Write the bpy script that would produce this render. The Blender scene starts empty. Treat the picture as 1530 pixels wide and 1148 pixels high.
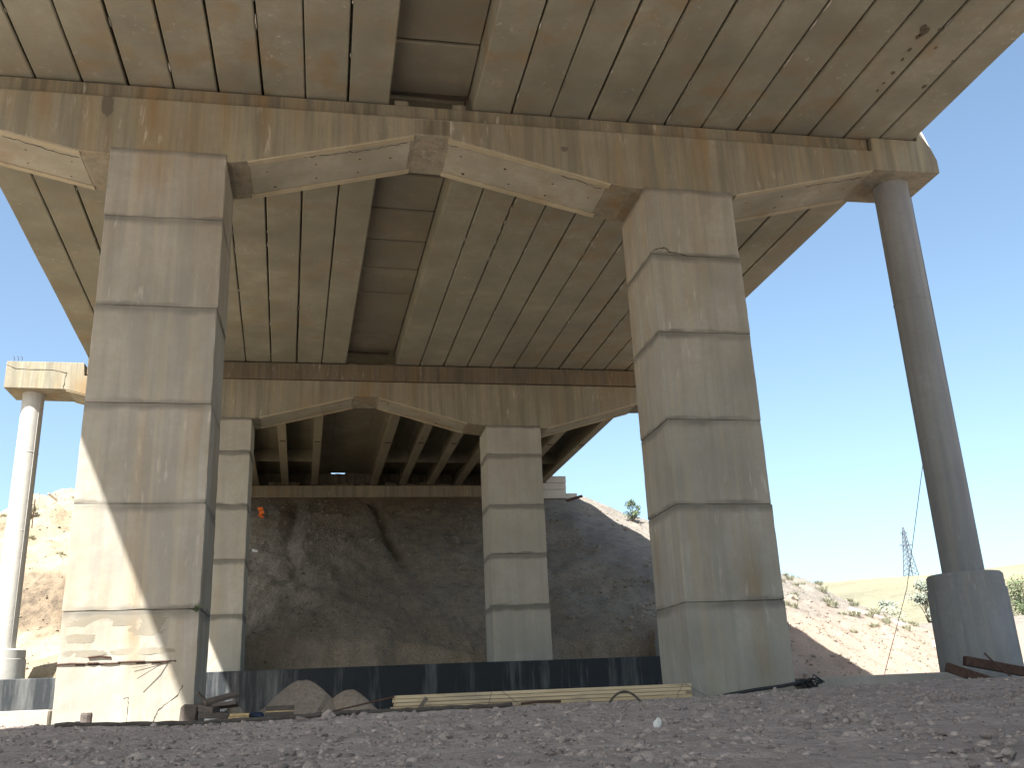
import bpy, bmesh, math, random
import numpy as np
from mathutils import Vector, Matrix
random.seed(7); rng = np.random.default_rng(11)
sc = bpy.context.scene
COL = sc.collection
R = math.radians

# ------------------------------------------------------------------ camera
PITCH, YAW, ROLL = R(18.48849413), R(11.49558439), R(-2.54589054)
def cam_axes(p, y, r):
    f = Vector((math.sin(y)*math.cos(p), math.cos(y)*math.cos(p), math.sin(p)))
    rt = Vector((math.cos(y), -math.sin(y), 0)); u = rt.cross(f)
    return f, rt*math.cos(r)+u*math.sin(r), u*math.cos(r)-rt*math.sin(r)
f_, r_, u_ = cam_axes(PITCH, YAW, ROLL)
cd = bpy.data.cameras.new('camera'); cam = bpy.data.objects.new('camera', cd); COL.objects.link(cam)
cd.sensor_width = 36; cd.lens = 36*1430.49/1530; cd.clip_start = 0.05; cd.clip_end = 6000
cam.matrix_world = Matrix(((r_.x, u_.x, -f_.x, 0), (r_.y, u_.y, -f_.y, 0), (r_.z, u_.z, -f_.z, 0), (0, 0, 0, 1)))
sc.camera = cam

# ------------------------------------------------------------------ sky, sun, exposure
SUN = Vector((-1.0, -1.48, 2.25)).normalized()
w = bpy.data.worlds.new('World'); sc.world = w; w.use_nodes = True
nt = w.node_tree; bg = nt.nodes['Background']
sky = nt.nodes.new('ShaderNodeTexSky'); sky.sky_type = 'NISHITA'; sky.sun_disc = False
sky.sun_elevation = math.asin(SUN.z); sky.sun_rotation = math.atan2(SUN.x, SUN.y)
sky.altitude = 600; sky.air_density = 1.0; sky.dust_density = 3.6; sky.ozone_density = 0.0
tint = nt.nodes.new('ShaderNodeMix'); tint.data_type = 'RGBA'; tint.blend_type = 'MULTIPLY'; tint.inputs[0].default_value = 1.0
tint.inputs[7].default_value = (0.95, 1.02, 0.985, 1)
nt.links.new(sky.outputs[0], tint.inputs[6]); nt.links.new(tint.outputs[2], bg.inputs[0]); bg.inputs[1].default_value = 0.075
ld = bpy.data.lights.new('sun', 'SUN'); ld.energy = 5.0; ld.angle = R(0.53); ld.color = (1.0, 0.97, 0.91)
sun = bpy.data.objects.new('sun', ld); COL.objects.link(sun); sun.location = (-20, -30, 60)
sun.rotation_euler = SUN.to_track_quat('Z', 'Y').to_euler()
vs = sc.view_settings
vs.view_transform = 'Standard'; vs.look = 'None'; vs.gamma = 1.0; vs.use_curve_mapping = False
vs.exposure = 1.9

# ------------------------------------------------------------------ materials
class NT:
    def __init__(s, name):
        s.m = bpy.data.materials.new(name); s.m.use_nodes = True
        s.t = s.m.node_tree; s.b = s.t.nodes['Principled BSDF']
        s.geo = s.n('ShaderNodeNewGeometry'); s.pos = s.geo.outputs['Position']
    def n(s, t, **k):
        o = s.t.nodes.new(t)
        for a, v in k.items(): setattr(o, a, v)
        return o
    def l(s, a, b): s.t.links.new(a, b)
    def noise(s, scale, detail=4, vec=(1, 1, 1), off=(0, 0, 0), rough=0.55, out='Fac'):
        mp = s.n('ShaderNodeMapping'); mp.inputs['Scale'].default_value = vec; mp.inputs['Location'].default_value = off
        s.l(s.pos, mp.inputs[0])
        o = s.n('ShaderNodeTexNoise'); o.inputs['Scale'].default_value = scale; o.inputs['Detail'].default_value = detail
        o.inputs['Roughness'].default_value = rough; s.l(mp.outputs[0], o.inputs[0]); return o.outputs[out]
    def ramp(s, fac, lo, hi, a=0.0, b=1.0):
        o = s.n('ShaderNodeMapRange'); o.inputs[1].default_value = lo; o.inputs[2].default_value = hi
        o.inputs[3].default_value = a; o.inputs[4].default_value = b; s.l(fac, o.inputs[0]); return o.outputs[0]
    def mix(s, fac, a, b, mode='MIX'):
        o = s.n('ShaderNodeMix', data_type='RGBA', blend_type=mode)
        for sock, v in ((o.inputs[0], fac), (o.inputs[6], a), (o.inputs[7], b)):
            if isinstance(v, (int, float)): sock.default_value = v
            elif isinstance(v, tuple): sock.default_value = (*v, 1)
            else: s.l(v, sock)
        return o.outputs[2]
    def math(s, op, a, b=0.0):
        o = s.n('ShaderNodeMath', operation=op)
        for i, v in enumerate((a, b)):
            if isinstance(v, (int, float)): o.inputs[i].default_value = v
            else: s.l(v, o.inputs[i])
        return o.outputs[0]
    def bump(s, h, strength, dist, prev=None):
        o = s.n('ShaderNodeBump'); o.inputs['Strength'].default_value = strength; o.inputs['Distance'].default_value = dist
        s.l(h, o.inputs['Height'])
        if prev is not None: s.l(prev, o.inputs['Normal'])
        return o.outputs[0]
    def done(s, col, normal=None, rough=0.9, spec=0.2):
        if isinstance(col, tuple): s.b.inputs['Base Color'].default_value = (*col, 1)
        else: s.l(col, s.b.inputs['Base Color'])
        s.b.inputs['Roughness'].default_value = rough; s.b.inputs['Specular IOR Level'].default_value = spec
        if normal is not None: s.l(normal, s.b.inputs['Normal'])
        return s.m

def mul(c, k): return tuple(v*k for v in c)
def concrete(name, base, streak=0.5, rust=0.3, white=0.2, grain=None, blotch=0.5, dark=0.45, rustc=(0.215, 0.135, 0.058), vary=0.1, joint=False):
    s = NT(name)
    c = s.mix(s.ramp(s.noise(0.55, 6), 0.35, 0.68), base, mul(base, 1-blotch*0.55))
    c = s.mix(s.ramp(s.noise(2.3, 6, off=(5, 3, 1)), 0.42, 0.72, 0, blotch*0.7), c, (base[0]*0.70, base[1]*0.63, base[2]*0.52))
    c = s.mix(s.ramp(s.noise(9, 5), 0.3, 0.75, 0, 0.35), c, mul(base, 0.62))
    if grain:
        c = s.mix(s.ramp(s.noise(1.0, 6, vec=grain, off=(2, 7, 4)), 0.4, 0.7, 0, 0.38), c, mul(base, 0.6))
    if streak:
        st = s.noise(1.7, 6, vec=(2.0, 2.0, 0.11), rough=0.62)
        c = s.mix(s.ramp(st, 0.47, 0.60, 0, streak), c, mul(base, dark))
        c = s.mix(s.ramp(s.noise(2.6, 5, vec=(2.0, 2.0, 0.07), off=(1, 6, 2)), 0.52, 0.63, 0, streak*0.6), c, (base[0]*1.12, base[1]*1.0, base[2]*0.78))
        st2 = s.noise(6.0, 4, vec=(2.0, 2.0, 0.05), off=(3, 9, 0))
        c = s.mix(s.ramp(st2, 0.5, 0.7, 0, streak*0.7), c, mul(base, dark*1.15))
    if rust:
        ru = s.math('MULTIPLY', s.ramp(s.noise(0.8, 5, vec=(1.6, 1.6, 0.18), off=(11, 2, 0)), 0.47, 0.68), s.ramp(s.noise(0.25, 2, off=(1, 8, 5)), 0.42, 0.6))
        c = s.mix(s.math('MULTIPLY', ru, rust), c, rustc)
    if white:
        wh = s.math('MULTIPLY', s.ramp(s.noise(5.0, 6, vec=(1.5, 1.5, 0.25), off=(0, 4, 7)), 0.60, 0.72), s.ramp(s.noise(0.7, 2, off=(9, 1, 3)), 0.5, 0.62))
        c = s.mix(s.math('MULTIPLY', wh, white), c, (0.62, 0.58, 0.50))
    if joint:      # damp dirt that has settled along the pour joints
        tc = s.n('ShaderNodeTexCoord'); sp = s.n('ShaderNodeSeparateXYZ'); s.l(tc.outputs['Generated'], sp.inputs[0])
        wz = s.math('ADD', sp.outputs[2], s.math('MULTIPLY', s.math('SUBTRACT', s.noise(1.6, 6, vec=(1, 1, 1.6), off=(7, 7, 7)), 0.5), 0.13))
        m1 = s.math('MULTIPLY', s.ramp(wz, 0.905 if joint < 0.9 else 0.885, 0.97 if joint < 0.9 else 0.94, 0, joint), s.ramp(s.noise(0.55, 4, off=(2, 5, 9)), 0.36, 0.56, 0.40 if joint < 0.9 else 0.8, 1))
        m2 = s.math('MULTIPLY', s.ramp(wz, 0.050, 0.018, 0, joint), s.ramp(s.noise(0.55, 4, off=(6, 1, 4)), 0.40, 0.58, 0.15, 1))
        c = s.mix(m1, c, mul(base, 0.34)); c = s.mix(m2, c, mul(base, 0.36))
    pits = s.ramp(s.noise(38, 3), 0.66, 0.74, 0, 0.55)
    c = s.mix(pits, c, mul(base, 0.35))
    oi = s.n('ShaderNodeObjectInfo')
    c = s.mix(s.ramp(oi.outputs['Random'], 0, 1, 0, vary*2.2), c, mul(base, 0.62))
    nb = s.bump(s.noise(3.2, 5), 0.35, 0.03)
    nb = s.bump(s.noise(30, 4), 0.35, 0.006, nb)
    return s.done(c, nb, 0.9)

M = {}
M['pier'] = concrete('pier_concrete', (0.352, 0.332, 0.287), streak=0.42, rust=0.6, white=0.35, blotch=0.55, dark=0.56, joint=0.85)
M['pier_far'] = concrete('far_pier_concrete', (0.375, 0.355, 0.305), streak=0.34, rust=0.3, white=0.2, blotch=0.36, dark=0.62, joint=0.95)
M['pier_joint'] = concrete('pier_joint_mortar', (0.17, 0.155, 0.125), streak=0.3, rust=0.2, white=0.0, blotch=0.6)
M['cap'] = concrete('cap_concrete', (0.285, 0.262, 0.20), streak=0.62, rust=1.0, white=0.5, blotch=0.5, dark=0.45)
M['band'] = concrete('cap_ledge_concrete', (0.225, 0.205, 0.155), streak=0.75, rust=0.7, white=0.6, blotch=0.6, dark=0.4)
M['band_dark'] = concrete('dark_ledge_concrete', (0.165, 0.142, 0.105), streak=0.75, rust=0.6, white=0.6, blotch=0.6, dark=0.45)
M['haunch'] = concrete('haunch_concrete', (0.36, 0.345, 0.275), streak=0, rust=0.5, white=0.3, blotch=0.75)
M['strip'] = concrete('haunch_edge_concrete', (0.40, 0.355, 0.25), streak=0, rust=0.5, white=0.1, blotch=0.5)
M['soffit'] = concrete('soffit_concrete', (0.278, 0.27, 0.208), streak=0, rust=0.55, white=0.3, grain=(1.3, 0.28, 1), blotch=0.85, vary=0.16)
M['tbeam'] = concrete('t_beam_concrete', (0.25, 0.23, 0.17), streak=0, rust=0.3, white=0.1, grain=(1.3, 0.28, 1), blotch=0.5)
M['gap'] = concrete('gap_slab_concrete', (0.28, 0.262, 0.20), streak=0, rust=0.6, white=0.3, grain=(0.3, 1.6, 1), blotch=0.9, vary=0.26)
M['slab'] = concrete('deck_concrete', (0.30, 0.27, 0.22), streak=0.2, rust=0.2, white=0.1)
M['column_lit'] = concrete('lit_column_concrete', (0.46, 0.45, 0.42), streak=0.3, rust=0.0, white=0.25, blotch=0.3, dark=0.65)  # lighter copy of the column concrete, sunlight put into its colour
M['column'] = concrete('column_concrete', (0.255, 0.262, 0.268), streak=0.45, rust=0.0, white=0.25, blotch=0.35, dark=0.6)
M['footing'] = concrete('footing_concrete', (0.36, 0.33, 0.29), streak=0.2, rust=0.2, white=0.1)
M['spall'] = concrete('spalled_concrete', (0.25, 0.23, 0.185), streak=0, rust=0.2, white=0.0, blotch=0.7)
M['rubble'] = concrete('rough_concrete', (0.50, 0.46, 0.40), streak=0, rust=0.1, white=0.3, blotch=0.5)
M['lime'] = concrete('lime_leaching', (0.55, 0.53, 0.47), streak=0, rust=0.2, white=0.0, blotch=0.7)
M['spot'] = concrete('dried_water_spot', (0.105, 0.088, 0.062), streak=0, rust=0.3, white=0.0, blotch=0.7)

def tar_mat():
    s = NT('tarred_concrete')
    a = s.noise(0.9, 5, vec=(1.6, 1.6, 0.09), rough=0.7); b = s.noise(4.0, 6, vec=(1.6, 1.6, 0.25), off=(4, 0, 0))
    k = s.math('ADD', s.math('MULTIPLY', a, 0.72), s.math('MULTIPLY', b, 0.28))
    sx = s.n('ShaderNodeSeparateXYZ'); s.l(s.pos, sx.inputs[0])
    left = s.ramp(sx.outputs[0], -2.0, -4.5, 0.0, 0.06)          # greyer mix towards the west end
    c = s.mix(s.ramp(s.math('ADD', k, left), 0.50, 0.70), (0.016, 0.020, 0.024), (0.125, 0.13, 0.13))
    c = s.mix(s.ramp(s.noise(14, 4), 0.5, 0.75, 0, 0.3), c, (0.05, 0.05, 0.05))
    return s.done(c, s.bump(s.noise(5, 4, vec=(2, 2, 0.3)), 0.4, 0.03), 0.75, 0.3)
M['tar'] = tar_mat()

def soil(name, a, b, c3, stone=(0.36, 0.33, 0.30), scale=1.0, stones=0.35):
    s = NT(name)
    c = s.mix(s.ramp(s.noise(0.22*scale, 5), 0.38, 0.62), a, b)
    c = s.mix(s.ramp(s.noise(1.6*scale, 6), 0.42, 0.68, 0, 0.75), c, c3)
    c = s.mix(s.ramp(s.noise(11*scale, 5), 0.35, 0.7, 0, 0.6), c, mul(a, 0.55))
    v = s.n('ShaderNodeTexVoronoi'); v.inputs['Scale'].default_value = 13*scale; s.l(s.pos, v.inputs[0])
    sp = s.n('ShaderNodeSeparateColor'); s.l(v.outputs['Color'], sp.inputs[0])
    pick = s.math('MULTIPLY', s.ramp(sp.outputs[0], 0.72, 0.74), s.ramp(v.outputs['Distance'], 0.45, 0.35))
    c = s.mix(s.math('MULTIPLY', pick, stones*2), c, s.mix(sp.outputs[1], stone, mul(stone, 0.45)))
    nb = s.bump(s.noise(4*scale, 6, rough=0.65), 0.9, 0.12/scale)
    nb = s.bump(s.noise(22*scale, 6, rough=0.7), 0.9, 0.03/scale, nb)
    nb = s.bump(pick, 0.6, 0.03/scale, nb)
    return s, c, nb
s, c, nb = soil('ground_soil', (0.43, 0.355, 0.312), (0.47, 0.395, 0.345), (0.31, 0.255, 0.225), stones=0.10)
M['ground'] = s.done(c, nb, 0.95, 0.1)
# embankment: grey-brown gravel fill in the middle, redder spoil on the east side, pale loess to the west
s, c, nb = soil('embankment_soil', (0.265, 0.215, 0.16), (0.335, 0.28, 0.21), (0.18, 0.15, 0.115), stones=0.35)
sx = s.n('ShaderNodeSeparateXYZ'); s.l(s.pos, sx.inputs[0])
wob = s.math('MULTIPLY', s.noise(0.3, 4), 4.0)
xx = s.math('ADD', sx.outputs[0], wob)
red = s.mix(s.ramp(s.noise(1.2, 5), 0.35, 0.7), (0.30, 0.225, 0.18), (0.225, 0.17, 0.138))
grey = s.mix(s.ramp(s.noise(1.7, 5), 0.35, 0.7), (0.20, 0.185, 0.165), (0.13, 0.12, 0.11))
upper = s.ramp(s.math('ADD', sx.outputs[2], s.math('MULTIPLY', s.noise(0.35, 4, off=(3, 3, 3)), 3.0)), 4.0, 5.6)
east = s.mix(upper, red, grey)
c = s.mix(s.ramp(xx, 15.5, 18.0, 0, 0.85), c, east)
pale = s.mix(s.ramp(s.noise(0.9, 6), 0.35, 0.7), (0.33, 0.265, 0.18), (0.22, 0.175, 0.12))
cut = s.ramp(s.math('ADD', sx.outputs[2], s.math('MULTIPLY', s.noise(0.8, 5, off=(8, 2, 2)), 2.4)), 7.4, 8.3)
lowb = s.ramp(s.math('ADD', sx.outputs[2], s.math('MULTIPLY', s.noise(0.8, 5, off=(8, 2, 2)), 2.4)), 4.7, 5.3)
brown = s.mix(s.ramp(s.noise(2.5, 6), 0.4, 0.65), (0.20, 0.155, 0.11), (0.10, 0.08, 0.06))
pale = s.mix(s.math('MULTIPLY', lowb, s.math('SUBTRACT', 1.0, cut)), pale, brown)
c = s.mix(s.ramp(xx, -5.0, -7.0, 0, 0.9), c, pale)
M['embank'] = s.done(c, nb, 0.95, 0.1)
s, c, nb = soil('dry_grass_hill', (0.275, 0.252, 0.18), (0.235, 0.22, 0.155), (0.17, 0.17, 0.125), scale=0.05, stones=0.0)
c = s.mix(s.ramp(s.noise(0.02, 5), 0.45, 0.62, 0, 0.7), c, (0.33, 0.285, 0.175))
M['hill'] = s.done(c, nb, 0.95, 0.05)
def stone_mat(name, a, b):
    s = NT(name); oi = s.n('ShaderNodeNewGeometry')
    c = s.mix(oi.outputs['Random Per Island'], a, b)
    c = s.mix(s.ramp(s.noise(14, 4), 0.4, 0.7, 0, 0.5), c, mul(a, 0.6))
    return s.done(c, s.bump(s.noise(20, 4), 0.5, 0.02), 0.9, 0.15)
M['stone'] = stone_mat('grey_stone', (0.17, 0.14, 0.13), (0.42, 0.345, 0.30))
M['stone_pale'] = stone_mat('pale_stone', (0.13, 0.11, 0.085), (0.29, 0.25, 0.20))
M['white_stone'] = stone_mat('white_stone', (0.52, 0.50, 0.47), (0.6, 0.58, 0.55))
def plain(name, col, rough=0.8, var=0.35, sc_=8, vec=(1, 1, 1), spec=0.2, metal=0.0):
    s = NT(name)
    c = s.mix(s.ramp(s.noise(sc_, 5, vec=vec), 0.35, 0.7, 0, var*2), col, mul(col, 0.5))
    s.b.inputs['Metallic'].default_value = metal
    return s.done(c, s.bump(s.noise(sc_*3, 4, vec=vec), 0.3, 0.01), rough, spec)
def wood_mat():
    s = NT('pale_timber'); oi = s.n('ShaderNodeObjectInfo')
    c = s.mix(oi.outputs['Random'], (0.56, 0.45, 0.30), (0.44, 0.335, 0.20))
    c = s.mix(s.ramp(s.noise(3.0, 5, vec=(0.35, 7, 10)), 0.4, 0.7, 0, 0.5), c, (0.30, 0.20, 0.10))
    c = s.mix(s.ramp(s.noise(1.1, 4, vec=(1, 2, 3)), 0.52, 0.7, 0, 0.6), c, (0.27, 0.22, 0.17))
    kn = s.ramp(s.noise(2.4, 2, vec=(1, 3, 4), off=(3, 1, 1)), 0.70, 0.74)
    c = s.mix(s.math('MULTIPLY', kn, 0.8), c, (0.13, 0.07, 0.03))
    return s.done(c, s.bump(s.noise(9, 4, vec=(0.4, 6, 8)), 0.4, 0.01), 0.8, 0.2)
M['wood'] = wood_mat()
M['wood_end'] = plain('timber_end_grain', (0.50, 0.36, 0.18), 0.8, 0.4, 12)
M['old_wood'] = plain('weathered_board', (0.10, 0.085, 0.075), 0.85, 0.4, 4, (1, 6, 6))
M['scrap_wood'] = plain('dusty_board', (0.17, 0.14, 0.12), 0.85, 0.4, 4, (1, 6, 6))
M['rusty'] = plain('rusty_steel', (0.085, 0.050, 0.038), 0.8, 0.5, 14)
M['hose'] = plain('dusty_rope', (0.10, 0.085, 0.072), 0.9, 0.5, 20)
M['black'] = plain('black_rubber', (0.022, 0.022, 0.024), 0.6, 0.4, 10, spec=0.4)
M['crack'] = plain('crack_shadow', (0.05, 0.04, 0.03), 0.95, 0.3, 10)
M['hole'] = plain('rust_spot', (0.055, 0.030, 0.018), 0.95, 0.4, 10)
M['wire'] = plain('thin_steel_wire', (0.10, 0.10, 0.10), 0.6, 0.2, 5)
M['orange'] = plain('orange_cloth', (0.72, 0.16, 0.03), 0.8, 0.3, 6)
M['plastic'] = plain('white_plastic', (0.75, 0.75, 0.75), 0.5, 0.1, 6)
M['navy'] = plain('dark_blue_plastic', (0.018, 0.028, 0.055), 0.6, 0.3, 6)
M['steel'] = plain('galvanised_steel', (0.11, 0.13, 0.16), 0.6, 0.15, 3)
M['loose'] = None
s, c, nb = soil('loose_spoil', (0.36, 0.295, 0.235), (0.40, 0.33, 0.26), (0.28, 0.23, 0.185), stones=0.2)
M['loose'] = s.done(c, nb, 0.95, 0.1)
def leaf_mat(name, a, b):
    s = NT(name)
    c = s.mix(s.geo.outputs['Random Per Island'], a, b)
    s.b.inputs['Subsurface Weight'].default_value = 0.0
    return s.done(c, None, 0.8, 0.2)
M['sage'] = leaf_mat('sage_leaves', (0.22, 0.23, 0.16), (0.36, 0.35, 0.26))
M['green'] = leaf_mat('shrub_leaves', (0.035, 0.05, 0.025), (0.11, 0.14, 0.07))
M['silver'] = leaf_mat('silver_leaves', (0.12, 0.145, 0.11), (0.27, 0.29, 0.24))
M['twig'] = plain('twig_bark', (0.09, 0.07, 0.05), 0.9, 0.3, 10)

# ------------------------------------------------------------------ helpers
def tag(o, label=None, cat=None, group=None, kind=None):
    if label: o['label'] = label
    if cat: o['category'] = cat
    if group: o['group'] = group
    if kind: o['kind'] = kind
    return o
def empty(name, loc, label, cat, group=None):
    o = bpy.data.objects.new(name, None); COL.objects.link(o); o.location = loc; o.empty_display_size = 0.3
    return tag(o, label, cat, group)
def origin(p):
    v = Vector((0, 0, 0))
    while p is not None: v += p.location; p = p.parent
    return v
def link(name, me, parent=None):
    o = bpy.data.objects.new(name, me); COL.objects.link(o); o.parent = parent; return o
def mesh(name, V, F, mat, smooth=False):
    me = bpy.data.meshes.new(name); me.from_pydata([tuple(v) for v in V], [], [tuple(int(i) for i in f) for f in F])
    for m in (mat if isinstance(mat, (list, tuple)) else [mat]): me.materials.append(m)
    if smooth: me.polygons.foreach_set('use_smooth', [True]*len(me.polygons))
    me.update(); return me
class MB:
    def __init__(s): s.V = []; s.F = []
    def add(s, V, F):
        n = len(s.V); s.V += [tuple(v) for v in V]; s.F += [tuple(i+n for i in f) for f in F]; return s
    def box(s, a, b):
        (x0, y0, z0), (x1, y1, z1) = a, b
        return s.add([(x0,y0,z0),(x1,y0,z0),(x1,y1,z0),(x0,y1,z0),(x0,y0,z1),(x1,y0,z1),(x1,y1,z1),(x0,y1,z1)],
                     [(0,3,2,1),(4,5,6,7),(0,1,5,4),(1,2,6,5),(2,3,7,6),(3,0,4,7)])
    def obox(s, c, size, rot=(0, 0, 0)):
        from mathutils import Euler
        m = Euler(rot).to_matrix(); h = Vector(size)/2
        V = [Vector(c)+m@Vector((sx*h.x, sy*h.y, sz*h.z)) for sz in (-1, 1) for sx, sy in ((-1,-1),(1,-1),(1,1),(-1,1))]
        return s.add(V, [(0,3,2,1),(4,5,6,7),(0,1,5,4),(1,2,6,5),(2,3,7,6),(3,0,4,7)])
    def prism(s, poly, y0, y1):          # polygon in X,Z (counter-clockwise seen from -Y), extruded along Y
        n = len(poly)
        V = [(x, y0, z) for x, z in poly]+[(x, y1, z) for x, z in poly]
        F = [tuple(range(n)), tuple(range(2*n-1, n-1, -1))]+[(i, i+n, (i+1) % n+n, (i+1) % n) for i in range(n)]
        return s.add(V, F)
    def tube(s, pts, r, n=8):
        pts = [Vector(p) for p in pts]; V = []; F = []
        rs = r if isinstance(r, (list, tuple)) else [r]*len(pts)
        for i, p in enumerate(pts):
            d = (pts[min(i+1, len(pts)-1)]-pts[max(i-1, 0)]).normalized()
            a = d.cross(Vector((0, 0, 1)));  a = a if a.length > 0.05 else d.cross(Vector((0, 1, 0)))
            a.normalize(); b = d.cross(a)
            for k in range(n):
                t = 2*math.pi*k/n; V.append(p+(a*math.cos(t)+b*math.sin(t))*rs[i])
        for i in range(len(pts)-1):
            for k in range(n): F.append((i*n+k, i*n+(k+1) % n, (i+1)*n+(k+1) % n, (i+1)*n+k))
        F.append(tuple(range(n-1, -1, -1))); F.append(tuple(range((len(pts)-1)*n, len(pts)*n)))
        return s.add(V, F)
    def lathe(s, prof, c=(0, 0), n=48):
        V = []; F = []
        for r, z in prof:
            for k in range(n):
                t = 2*math.pi*k/n; V.append((c[0]+r*math.cos(t), c[1]+r*math.sin(t), z))
        for i in range(len(prof)-1):
            for k in range(n): F.append((i*n+k, i*n+(k+1) % n, (i+1)*n+(k+1) % n, (i+1)*n+k))
        F.append(tuple(range(n-1, -1, -1))); F.append(tuple(range((len(prof)-1)*n, len(prof)*n)))
        return s.add(V, F)
    def build(s, name, mat, parent=None, smooth=False, bevel=0.0, seg=1, local=False, cuts=0, jit=0.0):
        o0 = Vector((0, 0, 0)) if local else origin(parent)
        me = mesh(name, [Vector(v)-o0 for v in s.V], s.F, mat, smooth)
        if bevel or cuts:
            bm = bmesh.new(); bm.from_mesh(me)
            if bevel: bmesh.ops.bevel(bm, geom=[e for e in bm.edges if e.calc_face_angle(0) > 0.3], offset=bevel, segments=seg, affect='EDGES', profile=0.6)
            if cuts: bmesh.ops.subdivide_edges(bm, edges=[e for e in bm.edges if e.calc_length() > 0.5], cuts=cuts, use_grid_fill=True)
            if jit:
                for v in bm.verts: v.co += Vector((random.uniform(-jit, jit), random.uniform(-jit, jit), random.uniform(-jit, jit)))
            bm.to_mesh(me); bm.free()
        return link(name, me, parent)

# value noise for terrain
_L = rng.random((256, 256))
def vnoise(x, y):
    xi = np.floor(x).astype(int); yi = np.floor(y).astype(int); fx = x-xi; fy = y-yi
    fx = fx*fx*(3-2*fx); fy = fy*fy*(3-2*fy)
    g = lambda a, b: _L[a & 255, b & 255]
    return (g(xi, yi)*(1-fx)+g(xi+1, yi)*fx)*(1-fy)+(g(xi, yi+1)*(1-fx)+g(xi+1, yi+1)*fx)*fy-0.5
def fbm(x, y, o=4):
    t = 0; a = 1.0
    for i in range(o): t = t+a*vnoise(x*2**i+17*i, y*2**i+31*i); a *= 0.5
    return t
def sst(a, b, x):
    t = np.clip((x-a)/(b-a), 0, 1); return t*t*(3-2*t)

# ------------------------------------------------------------------ terrain
def terrain(X, Y, parts=False):
    X = np.asarray(X, float); Y = np.asarray(Y, float)
    # a low ridge of loose ground close in front of the camera hides the ground before the pier
    u = X+0.0*Y
    crest = np.interp(u, [-4, -2.6, -1.0, .7, 2.6, 4.4, 6, 7, 12], [.0, .0, -.062, -.030, -.024, -.004, .04, .045, .05])
    near = -0.21+0*X
    k = np.interp(Y, [1.5, 4.0, 6.5, 8.2, 9.2], [0, .25, .66, .92, 1.0])
    z = near*(1-k)+crest*k
    z = z+(-0.17-crest)*sst(9.4, 13.5, Y)
    z = z+0.50*sst(31, 36.5, Y)*sst(13, 19, X)
    z = z+0.03*fbm(X*0.6, Y*0.6, 3)*sst(2, 6, Y)*(1-0.6*sst(7.5, 9, Y)*(1-sst(9.5, 11, Y)))
    z = z+0.018*fbm(X*2.6, Y*2.6, 3)
    # embankment with a plateau behind the abutment
    x0, x1 = -15.2, 16.4
    dx = np.maximum(np.maximum(x0-X, X-x1), 0); dy = np.maximum(60.6-Y, 0)
    d = np.hypot(dx*0.98, dy)
    lump = 0.55*fbm(X*0.16+3, Y*0.16, 4)+0.38*fbm(X*0.75, Y*0.4+9, 5)
    e = 12.85-0.52*np.maximum(d-0.5, 0)-0.10*np.minimum(d, 0.5)+lump*sst(0.6, 4, d)
    # eroded bank on the west side
    wv = sst(-6.5, -9.5, X)
    e = e+wv*(1.7*sst(45.4, 46.8, Y+1.6*fbm(X*0.5, Y*0.1, 3))-1.0*sst(40, 43, Y)-0.25+0.8*fbm(X*0.9, Y*0.8, 5)*sst(42, 45, Y))
    # gullies down the middle
    for gx, a in ((-1.8, 0.30), (2.7, 0.42)):
        e = e-a*np.exp(-((X-gx-(60-Y)*0.10*(gx > 0))/0.45)**2)*sst(47.5, 51, Y)*(1-sst(59.2, 60, Y))
    inx = sst(-13.6, -13.2, X)*(1-sst(13.4, 14.2, X))
    bank = 1.40+(Y-39.9+0.8*fbm(X*0.5, Y*0.3, 3))*2.2
    bank = np.where(Y < 39.4, 1.36, np.maximum(bank, 1.36)); bank = np.where(Y < 37.6, -0.25, bank)
    e = np.where(inx > 0.5, np.minimum(e, bank), e)
    # far ground
    far = 0.5+4.6*sst(45, 95, np.hypot(X, Y))
    hill = sst(110, 430, np.hypot(X*0.9, Y))*(39+sst(230, 420, X)*9+6*fbm(X*0.006, Y*0.006, 3))
    hill = hill*(0.55+0.45*sst(60, 200, X))
    back = sst(48, 85, np.hypot(X, Y))
    z2 = np.where(Y > 30, z*(1-back)+(far+hill)*back, z*(1-back)+0.3*back)
    z2 = z2+back*0.5*fbm(X*0.05, Y*0.05, 3)
    ez = e*sst(90, 72, X)-4*sst(60, 90, np.abs(X))
    ez = np.where(Y > 60.6, np.minimum(ez, 12.85+0.02*(Y-60)), ez)
    road = np.where(Y > 60.6, ez-0.0*Y, ez)
    emb = road > z2
    Z = np.maximum(z2, road)
    return (Z, emb) if parts else Z
def tz(x, y): return float(terrain(np.array([x]), np.array([y]))[0])
def axis(segs):
    out = []
    for a, b, st in segs: out += list(np.arange(a, b-1e-6, st))
    return np.array(out+[segs[-1][1]])
def grow(a, b, first, k=1.18):
    out = [a]; st = first
    while out[-1] < b: out.append(out[-1]+st); st *= k
    return np.array(out)
gx = np.concatenate([-grow(24, 2600, 0.8)[::-1], axis([(-23.6, -8, .3), (-8, -4, .15), (-4, 8.5, .036), (8.5, 16, .15), (16, 36, .25)]), grow(36.4, 2600, 0.5)])
gy = np.concatenate([-grow(6, 400, 0.8)[::-1], axis([(-5.5, 2, .5), (2, 9.8, .036), (9.8, 20, .15), (20, 36, .3), (36, 41, .12), (41, 62, .22)]), grow(62.4, 3000, 0.5)])
GX, GY = np.meshgrid(gx, gy)
GZ, GE = terrain(GX, GY, True)
nearm = (1-sst(10, 14, GY))*(GY > 1.5)
GZ = GZ+nearm*(0.016*fbm(GX*9, GY*9, 3)+0.020*np.minimum(0, fbm(GX*5+9, GY*5, 2))+0.010*fbm(GX*3.5+5, GY*3.5, 2))
nx, ny = len(gx), len(gy)
idx = np.arange(nx*ny).reshape(ny, nx)
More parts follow.
